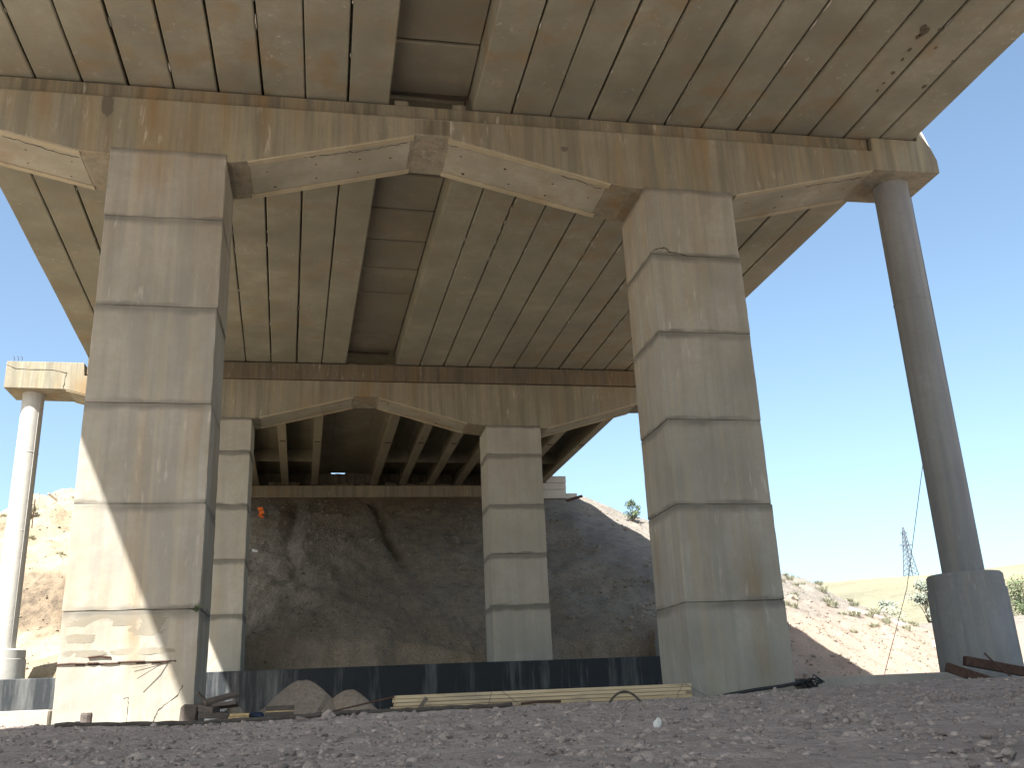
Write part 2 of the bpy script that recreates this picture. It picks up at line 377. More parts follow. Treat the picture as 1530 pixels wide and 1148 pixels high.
quads = np.stack([idx[:-1, :-1], idx[:-1, 1:], idx[1:, 1:], idx[1:, :-1]], -1).reshape(-1, 4)
P = np.stack([GX.ravel(), GY.ravel(), GZ.ravel()], -1)
cen = P[quads].mean(1); em = (GE.ravel()[quads].mean(1) > 0.5) | ((cen[:, 1] > 26) & (cen[:, 1] < 95) & ((cen[:, 0] > 9.5) | (cen[:, 0] < -5)))
hillm = (np.hypot(cen[:, 0], cen[:, 1]) > 95) & ~((em) & (np.abs(cen[:, 0]) < 34))
groups = {'hills': hillm, 'embankment': em & ~hillm, 'ground': ~em & ~hillm}
for nm, mk in groups.items():
    q = quads[mk]; u, inv = np.unique(q, return_inverse=True); inv = inv.reshape(-1, 4)
    me = bpy.data.meshes.new(nm); v = P[u]
    me.vertices.add(len(v)); me.vertices.foreach_set('co', v.ravel())
    me.loops.add(inv.size); me.loops.foreach_set('vertex_index', inv.ravel().astype(np.int32))
    me.polygons.add(len(inv)); me.polygons.foreach_set('loop_start', np.arange(0, inv.size, 4, dtype=np.int32))
    me.update(calc_edges=True); me.polygons.foreach_set('use_smooth', [True]*len(inv))
    me.materials.append({'hills': M['hill'], 'embankment': M['embank'], 'ground': M['ground']}[nm])
    tag(link(nm, me), kind='structure')

# ------------------------------------------------------------------ stones on ground and slopes (uncountable)
def ico(jit, sub=1):
    bm = bmesh.new(); bmesh.ops.create_icosphere(bm, subdivisions=sub, radius=1)
    V = np.array([v.co[:] for v in bm.verts]); F = np.array([[v.index for v in f.verts] for f in bm.faces]); bm.free()
    return V*(1+jit*(rng.random((len(V), 1))-0.5)), F
TPL = [ico(0.7) for _ in range(8)]
TPL2 = [ico(0.6, 2) for _ in range(6)]
def lump(seed):
    V, F = ico(0.12, 2); r4 = np.random.default_rng(seed); d = r4.normal(size=(7, 3))
    return V*(1+sum(0.16*np.sin(2.2*(V@d[i])+i) for i in range(7))[:, None]), F
TPL3 = [lump(i) for i in range(7)]
def scatter(name, xy, size, mat, sink=0.3, tpl=TPL, flat=(0.5, 0.9)):
    Vs = []; Fs = []; n = 0
    zz = terrain(xy[:, 0], xy[:, 1])
    for i in range(len(xy)):
        V, F = tpl[i % len(tpl)]
        s_ = size[i]; a = rng.random()*6.283; ca, sa = math.cos(a), math.sin(a)
        W = V*np.array([s_*(0.7+0.6*rng.random()), s_*(0.7+0.6*rng.random()), s_*rng.uniform(*flat)])
        t = rng.normal(0, 0.25)
        W = np.stack([W[:, 0]*ca-W[:, 1]*sa, W[:, 0]*sa+W[:, 1]*ca, W[:, 2]+t*W[:, 0]], -1)
        W += np.array([xy[i, 0], xy[i, 1], zz[i]+s_*(0.5-sink)])
        Vs.append(W); Fs.append(F+n); n += len(V)
    V = np.concatenate(Vs); F = np.concatenate(Fs)
    me = bpy.data.meshes.new(name); me.vertices.add(len(V)); me.vertices.foreach_set('co', V.ravel())
    me.loops.add(F.size); me.loops.foreach_set('vertex_index', F.ravel().astype(np.int32))
    me.polygons.add(len(F)); me.polygons.foreach_set('loop_start', np.arange(0, F.size, 3, dtype=np.int32))
    me.update(calc_edges=True); me.materials.append(mat)
    return tag(link(name, me), kind='stuff')
def fieldpts(n, ymin, ymax, xl, xr, p=1.0):
    y = ymin+(ymax-ymin)*rng.random(n)**p
    lo, hi = xl(y), xr(y); return np.stack([lo+(hi-lo)*rng.random(n), y], -1)
pts = fieldpts(11000, 2.2, 9.6, lambda y: -0.42*y-0.5, lambda y: 0.92*y+0.6, 0.8)
scatter('gravel', pts, np.clip(rng.lognormal(math.log(0.0075), 0.55, len(pts)), 0.003, 0.030), M['stone'], sink=0.62, flat=(.45, .8))
pts = fieldpts(2600, 2.4, 9.6, lambda y: -0.42*y-0.5, lambda y: 0.92*y+0.6, 0.8)
scatter('clods', pts, np.clip(rng.lognormal(math.log(0.012), 0.55, len(pts)), 0.005, 0.05), M['ground'], sink=0.7, tpl=TPL3, flat=(.55, .95))
pts = fieldpts(9000, 40.0, 60.0, lambda y: -22+0*y, lambda y: 36+0*y)
e_ok = terrain(pts[:, 0], pts[:, 1], True)[1]; pts = pts[e_ok]
scatter('scattered_stones', pts, np.clip(rng.lognormal(math.log(0.030), 0.55, len(pts)), 0.012, 0.2), M['stone_pale'], sink=0.5)
pts = fieldpts(30000, 41.0, 59.5, lambda y: -6+0*y, lambda y: 20+0*y)
pts = pts[(fbm(pts[:, 0]*.35+4, pts[:, 1]*.35, 3) > .22)][:3800]
scatter('gravel_patches', pts, np.clip(rng.lognormal(math.log(0.03), 0.5, len(pts)), 0.02, 0.22), M['stone_pale'], sink=0.45)
pts = fieldpts(2600, 31.0, 44.0, lambda y: 14+0*y, lambda y: 30+0*y)
scatter('slope_rubble', pts, np.clip(rng.lognormal(math.log(0.030), 0.6, len(pts)), 0.01, 0.2), M['stone_pale'], sink=0.5)

# ------------------------------------------------------------------ piers
def cracks(parent, name, pts, mat='crack', w_=0.012, jit=0.03, n=14, axis_='y', off=0.006):
    """a thin jagged crack: a shallow dark rib along a polyline"""
    P_ = []
    for a, b in zip(pts[:-1], pts[1:]):
        a, b = Vector(a), Vector(b)
        for k in range(n):
            p = a.lerp(b, k/n)
            d = Vector((random.gauss(0, jit), 0, random.gauss(0, jit*0.5))) if axis_ == 'y' else Vector((0, random.gauss(0, jit), 0))
            P_.append(p+d*(0 if k == 0 and a == Vector(pts[0]) else 1))
    P_.append(Vector(pts[-1]))
    rs = [w_*random.uniform(0.35, 1.2) for _ in P_]
    return MB().tube(P_, rs, 5).build(name, M[mat], parent)

def pillar(parent, x0, x1, ya, yb, zs, label, mat='pier', seed=0):
    rnd = random.Random(seed)
    core = MB().box((x0+.03, ya+.03, zs[0]-.24), (x1-.03, yb-.03, zs[-1]-.01)).build('pillar', M['pier_joint'], parent)
    tag(core, label)
    for i in range(len(zs)-1):
        z0, z1 = zs[i], zs[i+1]
        g = rnd.uniform(0.003, 0.010)
        j = [rnd.uniform(-.012, .012) for _ in range(3)]
        a = (x0+j[0], ya+j[1]*0.7, z0-(0.25 if i == 0 else -g)); b = (x1+j[2], yb, z1)
        MB().box(a, b).build('concrete_lift', M[mat], core, bevel=0.022, seg=2, cuts=8, jit=0.0055)
    return core

def cap(parent, ybase, depth, main, top, band, xl, xr, bandtop, back=0.11, bmat='band'):
    y0, y1 = ybase, ybase+depth
    cp = MB().prism(main, y0, y1).build('cap_beam', M['cap'], parent, bevel=0.018, seg=1, cuts=3)
    bb = MB().box((xl, y0+back, band), (xr, y1-back, bandtop)).build('bearing_ledge', M[bmat], cp, bevel=0.012, cuts=4, jit=0.004)
    return cp
def haunch(parent, cp, y0, y1, A, B):
    """soffit strips along a sloping underside from A=(x,z) to B=(x,z): edge boards, rust spots, a long crack"""
    (xa, za), (xb, zb) = A, B
    L = math.hypot(xb-xa, zb-za); tx, tzv = (xb-xa)/L, (zb-za)/L
    nrm = Vector((tzv, 0, -tx));  nrm = nrm if nrm.z < 0 else -nrm
    def at(t, y, h): return Vector((xa+(xb-xa)*t, y, za+(zb-za)*t))+nrm*h
    def strip(ya, yb, h0, h1, t0, t1, name, mat):
        V = [at(t, y, h) for h in (h0, h1) for t in (t0, t1) for y in (ya, yb)]
        F = [(0, 2, 3, 1), (4, 5, 7, 6), (0, 1, 5, 4), (2, 6, 7, 3), (0, 4, 6, 2), (1, 3, 7, 5)]
        MB().add(V, F).build(name, M[mat], cp, bevel=0.008, cuts=6, jit=0.003)
    strip(y0+.02, y0+.20, -.05, .035, .012, .985, 'edge_strip', 'strip')
    strip(y1-.20, y1-.02, -.05, .035, .012, .985, 'edge_strip', 'strip')
    strip(y0+.23, y1-.22, -.05, .012, .02, .97, 'soffit_panel', 'haunch')
    cr = [at(t, y0+.24+.10*math.sin(t*5+xa), .014) for t in np.linspace(.03, .95, 7)]
    cracks(cp, 'crack', cr, w_=0.010, jit=0.022, n=7, axis_='x')
    for t, f in ((.12, .35), (.13, .78), (.38, .36), (.40, .72), (.66, .40), (.68, .75), (.88, .5)):
        p = at(t+random.uniform(-.03, .03), y0+(y1-y0)*f, .013); r = random.uniform(.018, .045)
        MB().obox(p, (r*1.7, r*1.5, .008), (0, -math.atan2(tzv, tx), random.random())).build('rust_spot', M['hole'], cp)

# ---- near pier
NY, ND = 19.81, 1.73
pier1 = empty('bridge_pier', (2.36, 20.6, 0), 'nearer concrete bridge pier with two tall rectangular pillars under a haunched cap beam', 'bridge pier')
main1 = [(-11.2, 12.95), (-9.2, 12.93), (-5.45, 12.02), (-4.6, 11.97), (-2.25, 11.97), (-1.95, 12.02), (1.97, 13.03), (2.70, 13.00), (6.80, 12.0), (7.3, 11.93), (9.9, 11.9), (14.02, 12.93),
         (15.92, 12.95), (15.92, 13.34), (15.80, 13.70), (15.60, 14.0), (15.42, 14.20), (15.42, 13.90), (14.05, 13.90), (14.02, 13.49), (-9.3, 13.49), (-9.32, 13.88), (-11.2, 13.88)]
cap1 = cap(pier1, NY, ND, main1, 13.5, 13.47, -9.2, 13.98, 13.885)
haunch(pier1, cap1, NY, NY+ND, (-5.45, 12.02), (-9.2, 12.93))
haunch(pier1, cap1, NY, NY+ND, (-1.95, 12.02), (1.97, 13.03))
haunch(pier1, cap1, NY, NY+ND, (2.70, 13.00), (6.80, 12.0))
haunch(pier1, cap1, NY, NY+ND, (9.95, 11.92), (14.02, 12.93))
for x, z, w2, h2 in ((-5.02, 13.22, .14, .30), (5.6, 12.9, .10, .07)):
    ring = [(x+w2*random.uniform(.75, 1.1)*math.cos(2*math.pi*k/14), z+h2*random.uniform(.75, 1.1)*math.sin(2*math.pi*k/14)) for k in range(14)]
    MB().prism(ring, NY-.006, NY+.02).build('spalled_patch', M['pier_joint'], cap1)
MB().box((1.93, NY-.005, 13.05), (2.78, NY+.05, 13.44)).build('key_block', M['band'], cap1)
# crumbling block at the back of the cap end, and old mortar pads under the central gap
MB().prism([(15.30, 13.0), (15.97, 12.99), (16.03, 13.45), (15.98, 13.95), (15.86, 14.30), (15.70, 14.52), (15.46, 14.50), (15.42, 13.95), (15.30, 13.9)], 20.02, 21.52).build('crumbled_end', M['rubble'], cap1, bevel=.04, cuts=4, jit=.022)
for x in (1.62, 3.05):
    MB().obox((x, NY+.33, 13.97), (.34, .4, .17), (0, 0, random.uniform(-.1, .1))).build('bearing_block', M['band'], cap1, bevel=0.03)
pL = pillar(pier1, -4.84, -2.36, NY-.03, 21.68, [-.1, 2.01, 4.08, 6.18, 8.34, 10.45, 12.14], 'left pillar, lower left part in sunlight, exposed rebar near its foot', seed=3)
pR = pillar(pier1, 7.58, 9.86, NY-.03, 21.72, [-.1, 1.90, 4.02, 5.98, 8.12, 10.12, 11.96], 'right pillar, fully shaded, tar hose at its foot', seed=5)
# round side columns of the near pier
def round_col(parent, cx, cy, zb, zt, ztop, r, rb, label, zb0, mat='column'):
    b = MB().lathe([(rb+.02, zb0), (rb+.02, zb0+.2), (rb, zb-.36), (rb-.03, zb-.35), (rb-.03, zb-.05), (rb-.07, zb)], (cx, cy), 56).build('column_base', M[mat], parent)
    c = MB().lathe([(r*1.03, zb-.05), (r*1.02, zb+2), (r, (zb+zt)/2), (r*.98, zt-.2), (r*1.0, zt-.02), (r*1.0, ztop)], (cx, cy), 48).build('round_column', M[mat], parent)
    for o in (b, c):
        me = o.data
        for p in me.polygons: p.use_smooth = len(p.vertices) == 4
        me.set_sharp_from_angle(angle=R(28))
    z = zb+1.5
    while z < zt-1.0:
        MB().lathe([(r*1.004, z-.02), (r*1.019, z-.004), (r*1.016, z+.012), (r*1.004, z+.025)], (cx, cy), 40).build('pour_ring', M[mat], c); z += random.uniform(2.2, 3.1)
    tag(c, label)
    a = R(-38)
    mb = MB(); 
    mb.tube([(cx+(r*1.012)*math.cos(a), cy+(r*1.012)*math.sin(a), z) for z in np.linspace(zb, zt-.1, 12)], 0.012, 5)
    mb.build('form_seam', M[mat], c)
    return c
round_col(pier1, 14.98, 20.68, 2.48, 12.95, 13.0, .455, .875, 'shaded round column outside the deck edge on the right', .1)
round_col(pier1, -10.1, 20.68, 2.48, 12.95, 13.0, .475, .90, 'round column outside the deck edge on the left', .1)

# exposed rebar, patches, cracks on the sunlit pillar
yf = NY-.03
def patch(x0, x1, z0, z1, mat, name, h=0.004, n=34):
    h = min(h, .005)+random.uniform(0, .002)
    c = ((x0+x1)/2, (z0+z1)/2); a = (x1-x0)/2; b = (z1-z0)/2
    ring = []
    for k in range(n):
        t = 2*math.pi*k/n; s_ = random.uniform(.74, 1.06)
        ring.append((c[0]+a*s_*math.copysign(abs(math.cos(t))**.55, math.cos(t)), c[1]+b*s_*math.copysign(abs(math.sin(t))**.7, math.sin(t))))
    MB().prism(ring, yf-h, yf+.02).build(name, M[mat], pL)
patch(-4.78, -2.95, 1.70, 1.94, 'spall', 'spalled_patch')
patch(-3.65, -2.9, 1.52, 1.80, 'spall', 'spalled_patch', .015)
patch(-4.76, -4.2, 1.42, 1.60, 'spall', 'spalled_patch', .011)
patch(-4.78, -3.95, 1.16, 1.30, 'spall', 'spalled_patch', .013)
patch(-3.95, -2.75, 1.18, 1.31, 'spall', 'spalled_patch', .012)
mb = MB().box((-4.86, yf-.005, 1.015), (-2.72, yf+.03, 1.06)); mb.build('open_joint', M['crack'], pL)
mb = MB()
x = -4.84
while x < -2.75:
    l_ = random.uniform(.18, .5); z = 1.05+random.uniform(-.012, .012)
    mb.tube([(x, yf-.02, z), (x+l_/2, yf-.03, z+random.uniform(-.01, .012)), (min(x+l_, -2.72), yf-.02, z)], .017, 6); x += l_*random.uniform(.9, 1.25)
mb.tube([(-4.3, yf-.02, 1.16), (-4.1, yf-.03, 1.18), (-3.9, yf-.02, 1.15)], .02, 6)
mb.build('exposed_rebar', M['rusty'], pL)
MB().tube([(-2.86, yf-.01, 1.03), (-3.05, yf-.10, .95), (-3.38, yf-.16, .74)], .008, 6).build('bent_rebar', M['rusty'], pL)
MB().tube([(-2.95, yf-.01, 1.01), (-3.5, yf-.05, .95)], .005, 6).build('bent_rebar', M['rusty'], pL)
cracks(pL, 'crack', [(-2.58, yf, .60), (-2.66, yf, .42), (-2.98, yf, .18), (-3.08, yf, -.05)], w_=.010, jit=.008, n=7)
cracks(pL, 'crack', [(-3.62, yf, .40), (-3.53, yf, .42), (-3.53, yf, .1), (-3.54, yf, -.05)], w_=.008, jit=.004, n=6)
cracks(pR, 'crack', [(7.62, yf-.002, 10.22), (7.9, yf-.002, 10.32), (8.1, yf-.002, 10.2), (8.5, yf-.002, 10.12)], w_=.012, jit=.02, n=6)

# ---- far pier
FY, FD = 37.60, 1.62
pier2 = empty('bridge_pier', (1.57, 38.4, 0), 'farther concrete bridge pier standing on the dark tarred foundation, its left end in sun', 'bridge pier')
main2 = [(-12.15, 12.28), (-9.98, 12.25), (-6.0, 11.22), (-5.3, 11.15), (-3.0, 11.15), (-2.7, 11.22), (1.10, 12.16), (2.03, 12.16), (5.78, 11.08), (6.4, 11.0), (9.0, 10.9), (13.2, 12.1),
         (15.3, 12.15), (15.3, 13.36), (13.3, 13.36), (13.25, 12.80), (-9.3, 12.82), (-9.35, 13.36), (-12.15, 13.36)]
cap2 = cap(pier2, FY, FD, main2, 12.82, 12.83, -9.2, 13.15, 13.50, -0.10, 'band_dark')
haunch(pier2, cap2, FY, FY+FD, (-2.7, 11.22), (1.10, 12.16))
haunch(pier2, cap2, FY, FY+FD, (2.03, 12.16), (5.78, 11.08))
haunch(pier2, cap2, FY, FY+FD, (9.05, 10.92), (13.2, 12.1))
haunch(pier2, cap2, FY, FY+FD, (-6.0, 11.22), (-9.98, 12.25))
for x in (.98, 2.45):
    MB().obox((x, FY+.30, 13.56), (.36, .3, .2), (0, 0, random.uniform(-.1, .1))).build('bearing_block', M['band'], cap2, bevel=0.03)
mb = MB()
for x in (-12.0, -11.85, -11.72): mb.tube([(x, FY+.3, 13.3), (x+.02, FY+.3, 13.6), (x-.05, FY+.32, 13.68)], .012, 5)
mb.build('rebar_stub', M['rusty'], cap2)
pillar(pier2, -5.35, -2.93, FY-.03, 39.35, [1.55, 3.58, 5.62, 7.68, 9.84, 11.2], 'left pillar, half hidden behind the near left pillar', seed=8, mat='pier_far')
p2R = pillar(pier2, 6.48, 8.76, FY-.03, 39.35, [1.60, 3.66, 5.67, 7.65, 9.76, 11.0], 'right pillar standing free before the embankment', seed=9, mat='pier_far')
cracks(cap2, 'crack', [(-12.13, FY-.003, 13.2), (-11.8, FY-.003, 13.05), (-10.4, FY-.003, 13.02), (-9.9, FY-.003, 12.9)], w_=.012, jit=.015, n=6)
cracks(cap2, 'crack', [(-9.98, FY-.003, 12.95), (-10.02, FY-.003, 12.27)], w_=.014, jit=.03, n=6)
round_col(pier2, -11.27, 38.4, 2.62, 12.25, 12.4, .40, .80, 'sunlit round column at the left edge', 1.45, 'column_lit')
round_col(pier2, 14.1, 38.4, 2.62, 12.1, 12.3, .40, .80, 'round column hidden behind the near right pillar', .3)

# ------------------------------------------------------------------ spans
def beam_mesh(name, L, wd=0.956, h=0.88):
    # solid box beam lying along +Y, chamfered lower arrises
    c = .025
    poly = [(c, 0), (wd-c, 0), (wd, c*1.3), (wd, h), (0, h), (0, c*1.3)]
    mb = MB().prism(poly, 0, L)
    me = mesh(name, mb.V, mb.F, M['soffit'])
    bm = bmesh.new(); bm.from_mesh(me)
    bmesh.ops.subdivide_edges(bm, edges=[e for e in bm.edges if e.calc_length() > 5], cuts=14, use_grid_fill=True)
    for v in bm.verts:
        if v.co.z < .1: v.co += Vector((random.gauss(0, .0035), 0, random.gauss(0, .002)))
    bm.to_mesh(me); bm.free(); return me
def box_span(name, loc, rot, ya, yb, label, kr=12, kl=10, kerbs=2):
    t = empty(name, loc, label, 'bridge deck'); t.rotation_euler = rot
    protos = [beam_mesh('beam', yb-ya) for _ in range(4)]
    g = 1.006
    xs = [g+k for k in range(kr)]+[-g-k-1 for k in range(kl)]
    for i, x in enumerate(xs):
        b = link('beam', protos[i % 4], t); b.location = (x+random.uniform(.006, .020), ya+random.uniform(0, .02), random.uniform(-.008, .012))
        b.rotation_euler = (0, random.gauss(0, .003), random.gauss(0, .0004))
        if x == xs[0] or x == xs[kr]: b.location.z = .002
    # grout that has run out of the joints, one run per joint
    for x in [g+k for k in range(1, kr)]+[-g-k for k in range(1, kl)]:
        mb = MB(); y = ya+random.uniform(.2, 2)
        while y < yb-.6:
            l_ = random.uniform(.08, .5)
            if random.random() < .45:
                w_ = random.uniform(.008, .022)
                mb.tube([(x+.006, y, .0), (x+.006+random.uniform(-.012, .012), y+l_/2, -.006), (x+.006, y+l_, .0)], [.005, w_, .005], 5)
            y += l_+random.uniform(.2, 1.8)
        mb.box((x-.004, ya+.1, .30), (x+.028, yb-.1, .305))
        o = mb.build('joint_grout', M['lime'] if random.random() < .45 else M['spall'], t, local=True); tag(o, kind='stuff')
        if random.random() < .6:          # crusts of lime beside the joint
            mb = MB(); n_ = random.randint(3, 9); y = ya+random.uniform(1, 9)
            for _ in range(n_):
                y += random.uniform(.05, 1.1); l_ = random.uniform(.05, .35)
                if y+l_ > yb-.2: break
                x_ = x+random.choice((-.03, .05))+random.uniform(-.03, .03)
                mb.tube([(x_, y, .003), (x_+random.uniform(-.02, .02), y+l_*.5, 0), (x_+random.uniform(-.02, .02), y+l_, .003)], [.004, random.uniform(.007, .016), .004], 5)
            if mb.F: tag(mb.build('lime_crust', M['lime'], t, local=True), kind='stuff')
    # slabs closing the gap between the two halves
    y = yb-.05
    while y > ya+.3:
        l_ = min(2.0, y-ya-.02); dz = random.uniform(-.03, .03)
        mb = MB().box((-g+.004, y-l_+.05, .74+dz), (g-.004, y-.015, .86+dz))
        mb.build('gap_slab', M['gap'], t, local=True, bevel=.03, cuts=3, jit=.006); y -= l_
    MB().box((-g-kl-.03, ya-.02, .895), (g+kr+.05, yb+.02, 1.10)).build('deck_slab', M['slab'], t, local=True)
    for x0, x1 in ((-g-kl-.03, -g-kl+.4), (g+kr-.4, g+kr+.05))[:kerbs]:
        MB().box((x0, ya-.02, 1.102), (x1, yb+.02, 1.47)).build('kerb', M['slab'], t, local=True, bevel=.02)
    return t
XC = 2.36
s1 = box_span('bridge_span', (XC, NY, 13.93), (0, 0, 0), -17.9, .72, 'nearest bridge span overhead, box beams running towards the camera across the top of the picture', kerbs=1)
YAW2 = math.atan2(.6, 17.8); P2 = -math.atan2(.36, 17.8)
s2 = box_span('bridge_span', (XC, NY, 13.93), (P2, 0, YAW2), .86, 18.45, 'middle bridge span of box beams between the nearer and the farther pier')
s0 = box_span('bridge_span', (XC, NY, 13.93), (0, 0, 0), -36, -18.1, 'bridge span behind the camera, out of the picture')
# dark water spots on one beam of the nearest span
for px, py, r in ((12.95, 15.9, .10), (13.02, 16.35, .07), (13.06, 16.7, .06), (13.12, 17.2, .075), (13.12, 17.6, .05), (13.12, 17.9, .045), (13.30, 15.6, .06), (12.9, 15.6, .13), (13.6, 16.2, .05), (14.2, 17.6, .09), (14.3, 16.6, .05), (13.0, 15.75, .16)):
    ring = [(px+.6*r*random.uniform(.5, 1.15)*math.cos(2*math.pi*k/11), py+r*1.0*random.uniform(.6, 1.1)*math.sin(2*math.pi*k/11)) for k in range(11)]
    V = [(x, y, 13.9135) for x, y in ring]+[(x, y, 13.93) for x, y in ring]
    F = [tuple(range(10, -1, -1))]+[(i, (i+1) % 11, (i+1) % 11+11, i+11) for i in range(11)]
    MB().add(V, F).build('water_spot', M['spot'], s1)
MB().box((-9, NY+.66, 15.035), (15.6, NY+.98, 15.06)).build('joint_sun_block', M['slab'], s1)  # unseen strip added to keep sun from leaking between the spans

MB().box((-10.4, 17.6, 1.115), (13.6, 19.6, 1.16)).build('joint_sun_block', M['slab'], s2, local=True)  # added out of sight to block sunlight through the far deck joint

# far span of T beams
s3 = empty('bridge_span', (1.48, 38.4, 13.55), 'farthest bridge span of open T beams running from the farther pier to the abutment', 'bridge deck')
s3.rotation_euler = (0, 0, R(1.2))
def tmesh(L):
    poly = [(-.21, 0), (.21, 0), (.21, .14), (.09, .28), (.09, .92), (.30, 1.0), (.885, 1.03), (.885, 1.16), (-.885, 1.16), (-.885, 1.03), (-.30, 1.0), (-.09, .92), (-.09, .28), (-.21, .14)]
    mb = MB().prism(poly, 0, L); return mesh('t_beam', mb.V, mb.F, M['tbeam'])
tm = tmesh(22.6)
txs = [1.98+1.79*k for k in range(7)]+[-1.72-1.79*k for k in range(5)]
for x in txs:
    b = link('t_beam', tm, s3); b.location = (x, .3, random.uniform(-.006, .006))
    MB().obox((x, 11.4, -.004), (.30, .16, .012), (0, 0, random.uniform(-.1, .1))).build('mid_joint_strip', M['hole'], s3, local=True)  # dark strip across the segment joint at mid beam
for x in [a+.895 for a in txs if a not in (txs[6], txs[11])]:
    if -1.5 < x < 1.9: continue
    for yy in (5.8, 16.8):
        MB().box((x-.80, yy, .3), (x+.80, yy+.18, 1.02)).build('cross_diaphragm', M['tbeam'], s3, local=True)
y = 22.7
while y > .6:
    MB().box((-.83, y-1.28, 1.02), (1.09, y-.02, 1.15)).build('gap_slab', M['gap'], s3, local=True, bevel=.015); y -= 1.3
MB().box((-10.0, .28, 1.18), (13.7, 23.4, 1.36)).build('deck_slab', M['slab'], s3, local=True)
for x0, x1 in ((-10.0, -9.6), (13.3, 13.7)):
    MB().box((x0, .28, 1.362), (x1, 23.4, 2.25)).build('kerb', M['slab'], s3, local=True)  # raised higher than the other kerbs so its shadow covers more of the bank

# ------------------------------------------------------------------ abutment
ab = empty('bridge_abutment', (4, 60.5, 12.5), 'low concrete abutment beam on top of the shaded embankment under the far deck end', 'abutment')
MB().box((-9.5, 60.0, 12.4), (15.2, 61.6, 13.50)).build('abutment_beam', M['cap'], ab, bevel=.03, cuts=3)
for x0, x1 in ((-9.5, .33), (1.22, 2.16), (2.62, 15.0)):
    MB().box((x0, 61.42, 13.505), (x1, 61.78, 14.722)).build('back_wall', M['band'], ab)
for x0, x1, zt in ((.25, 1.30, 14.60), (2.08, 2.70, 14.62)):
    MB().box((x0, 61.5, 13.505), (x1, 61.7, zt)).build('back_wall', M['band'], ab, bevel=.03, cuts=4, jit=.02)
for k in range(9):
    x = -3+k*1.35+random.uniform(-.4, .4); MB().obox((x, 60.9, 13.5+random.uniform(.05, .2)), (random.uniform(.6, 1.5), .5, random.uniform(.25, .6)), (0, random.uniform(-.15, .15), random.uniform(-.2, .2))).build('loose_block', M['band'], ab, bevel=.05)
for z0, z1 in ((12.5, 13.08), (13.10, 13.52), (13.54, 13.98)):
    MB().box((14.05 if z0 > 13.5 else 13.6, 59.4, z0), (15.35+random.uniform(-.03, .03), 60.6, z1)).build('wing_block', M['rubble'], ab, bevel=.02)
MB().box((15.36, 59.5, 12.4), (16.1, 60.6, 12.86)).build('wing_block', M['rubble'], ab, bevel=.03)

# ------------------------------------------------------------------ foundations
fd = empty('foundation_wall', (1, 36, 0), 'long low foundation wall streaked with black tar under the farther pier', 'foundation')
mb = MB().box((-14.5, 36.0, -.6), (13.6, 39.6, 1.50)); mb.build('foundation_block', M['tar'], fd, bevel=.03, cuts=5, jit=.006)
x = 6.1
while x < 12.6:
    w_ = random.uniform(.22, .45); MB().box((x, 35.93, .1), (x+w_, 36.02, .36+random.uniform(0, .12)+.018*(x-6))).build('form_notch', M['black'], fd); x += w_+random.uniform(.35, .8)
mb = MB(); mb.box((-14.4, 35.9, 1.47), (13.5, 36.3, 1.515))
lay = MB()
fb = empty('footing', (14, 20.5, 0), 'pale concrete footing strip beneath the base of the shaded right round column', 'foundation')
MB().box((10.3, 20.05, -.4), (17.2, 22.6, .27)).build('footing_strip', M['footing'], fb, bevel=.03, cuts=4, jit=.006)
fb2 = empty('footing', (-7, 20.5, 0), 'sunlit footing strip showing between the frame edge and the foot of the left pillar', 'foundation')
MB().box((-12.5, 20.05, -.4), (-4.95, 22.6, .27)).build('footing_strip', M['footing'], fb2, bevel=.03, cuts=4, jit=.006)

# ------------------------------------------------------------------ things lying about
# lumber
lum = empty('plank_stack', (4.3, 19.0, 0), 'stack of long pale new planks lying on the ground in front of the right pillar', 'planks')
random.seed(4)
for l in range(5):
    for r in range(3):
        z0 = -.09+l*.067; x0 = 1.28+random.uniform(-.03, .10); x1 = 7.28+random.uniform(-.35, .02)
        y0 = 18.72+r*.17+random.uniform(-.028, .022)
        tilt = .0035*l*0
        MB().box((x0, y0, z0), (x1, y0+.155, z0+.060)).build('plank', M['wood'], lum, bevel=.005).rotation_euler = (0, 0, 0)
for x0, x1 in ((3.15, 3.05), (3.35, 3.75), (6.95, 6.75), (7.0, 7.5)):
    MB().tube([(x0, 18.705, .235), ((x0+x1)/2, 18.70, .08), (x1, 18.62, -.08)], .005, 5).build('binding_wire', M['wire'], lum)
o = MB().obox((1.82, 18.55, .06), (.07, .04, .30), (.15, .62, 0)).build('board_offcut', M['scrap_wood'], None, bevel=.004)
tag(o, 'short grey board offcut leaning against the left end of the pale planks', 'board')
def gp(x, y, dz=0): return (x, y, tz(x, y)+dz)
# rope-like hose along the ridge of the foreground
hp = [(-2.05, 8.5, .012), (-1.3, 8.6, .018), (-.85, 8.7, .02), (-.3, 8.8, .022), (.3, 8.9, .024), (.75, 8.95, .024), (1.35, 9.0, .022), (1.75, 9.0, .02)]
P_ = []
for a, b in zip(hp[:-1], hp[1:]):
    for k in range(8):
        t = k/8; x = a[0]+(b[0]-a[0])*t; y = a[1]+(b[1]-a[1])*t
        P_.append((x, y, tz(x, y)+a[2]+(b[2]-a[2])*t+random.uniform(-.002, .002)))
o = MB().tube(P_, [.022+.003*math.sin(i*2.1) for i in range(len(P_))], 8).build('hose', M['hose'], None, smooth=True)
tag(o, 'long dusty thick hose lying along the ground ridge left of the planks', 'hose')
o = MB().tube([gp(1.80, 9.1, .024), gp(1.95, 9.1, .032), gp(2.18, 9.1, .026)], .011, 8).build('pipe', M['rusty'], None, smooth=True)
tag(o, 'short dark pipe lying on the ground in front of the pale planks', 'pipe')
arc = [(2.58+.31*t, 8.9, tz(2.7, 8.9)-.01+.105*math.sin(math.pi*min(1, t*1.02))**.75) for t in np.linspace(0, 1, 16)]
o = MB().tube(arc, .011, 8).build('hose_arc', M['hose'], None, smooth=True)
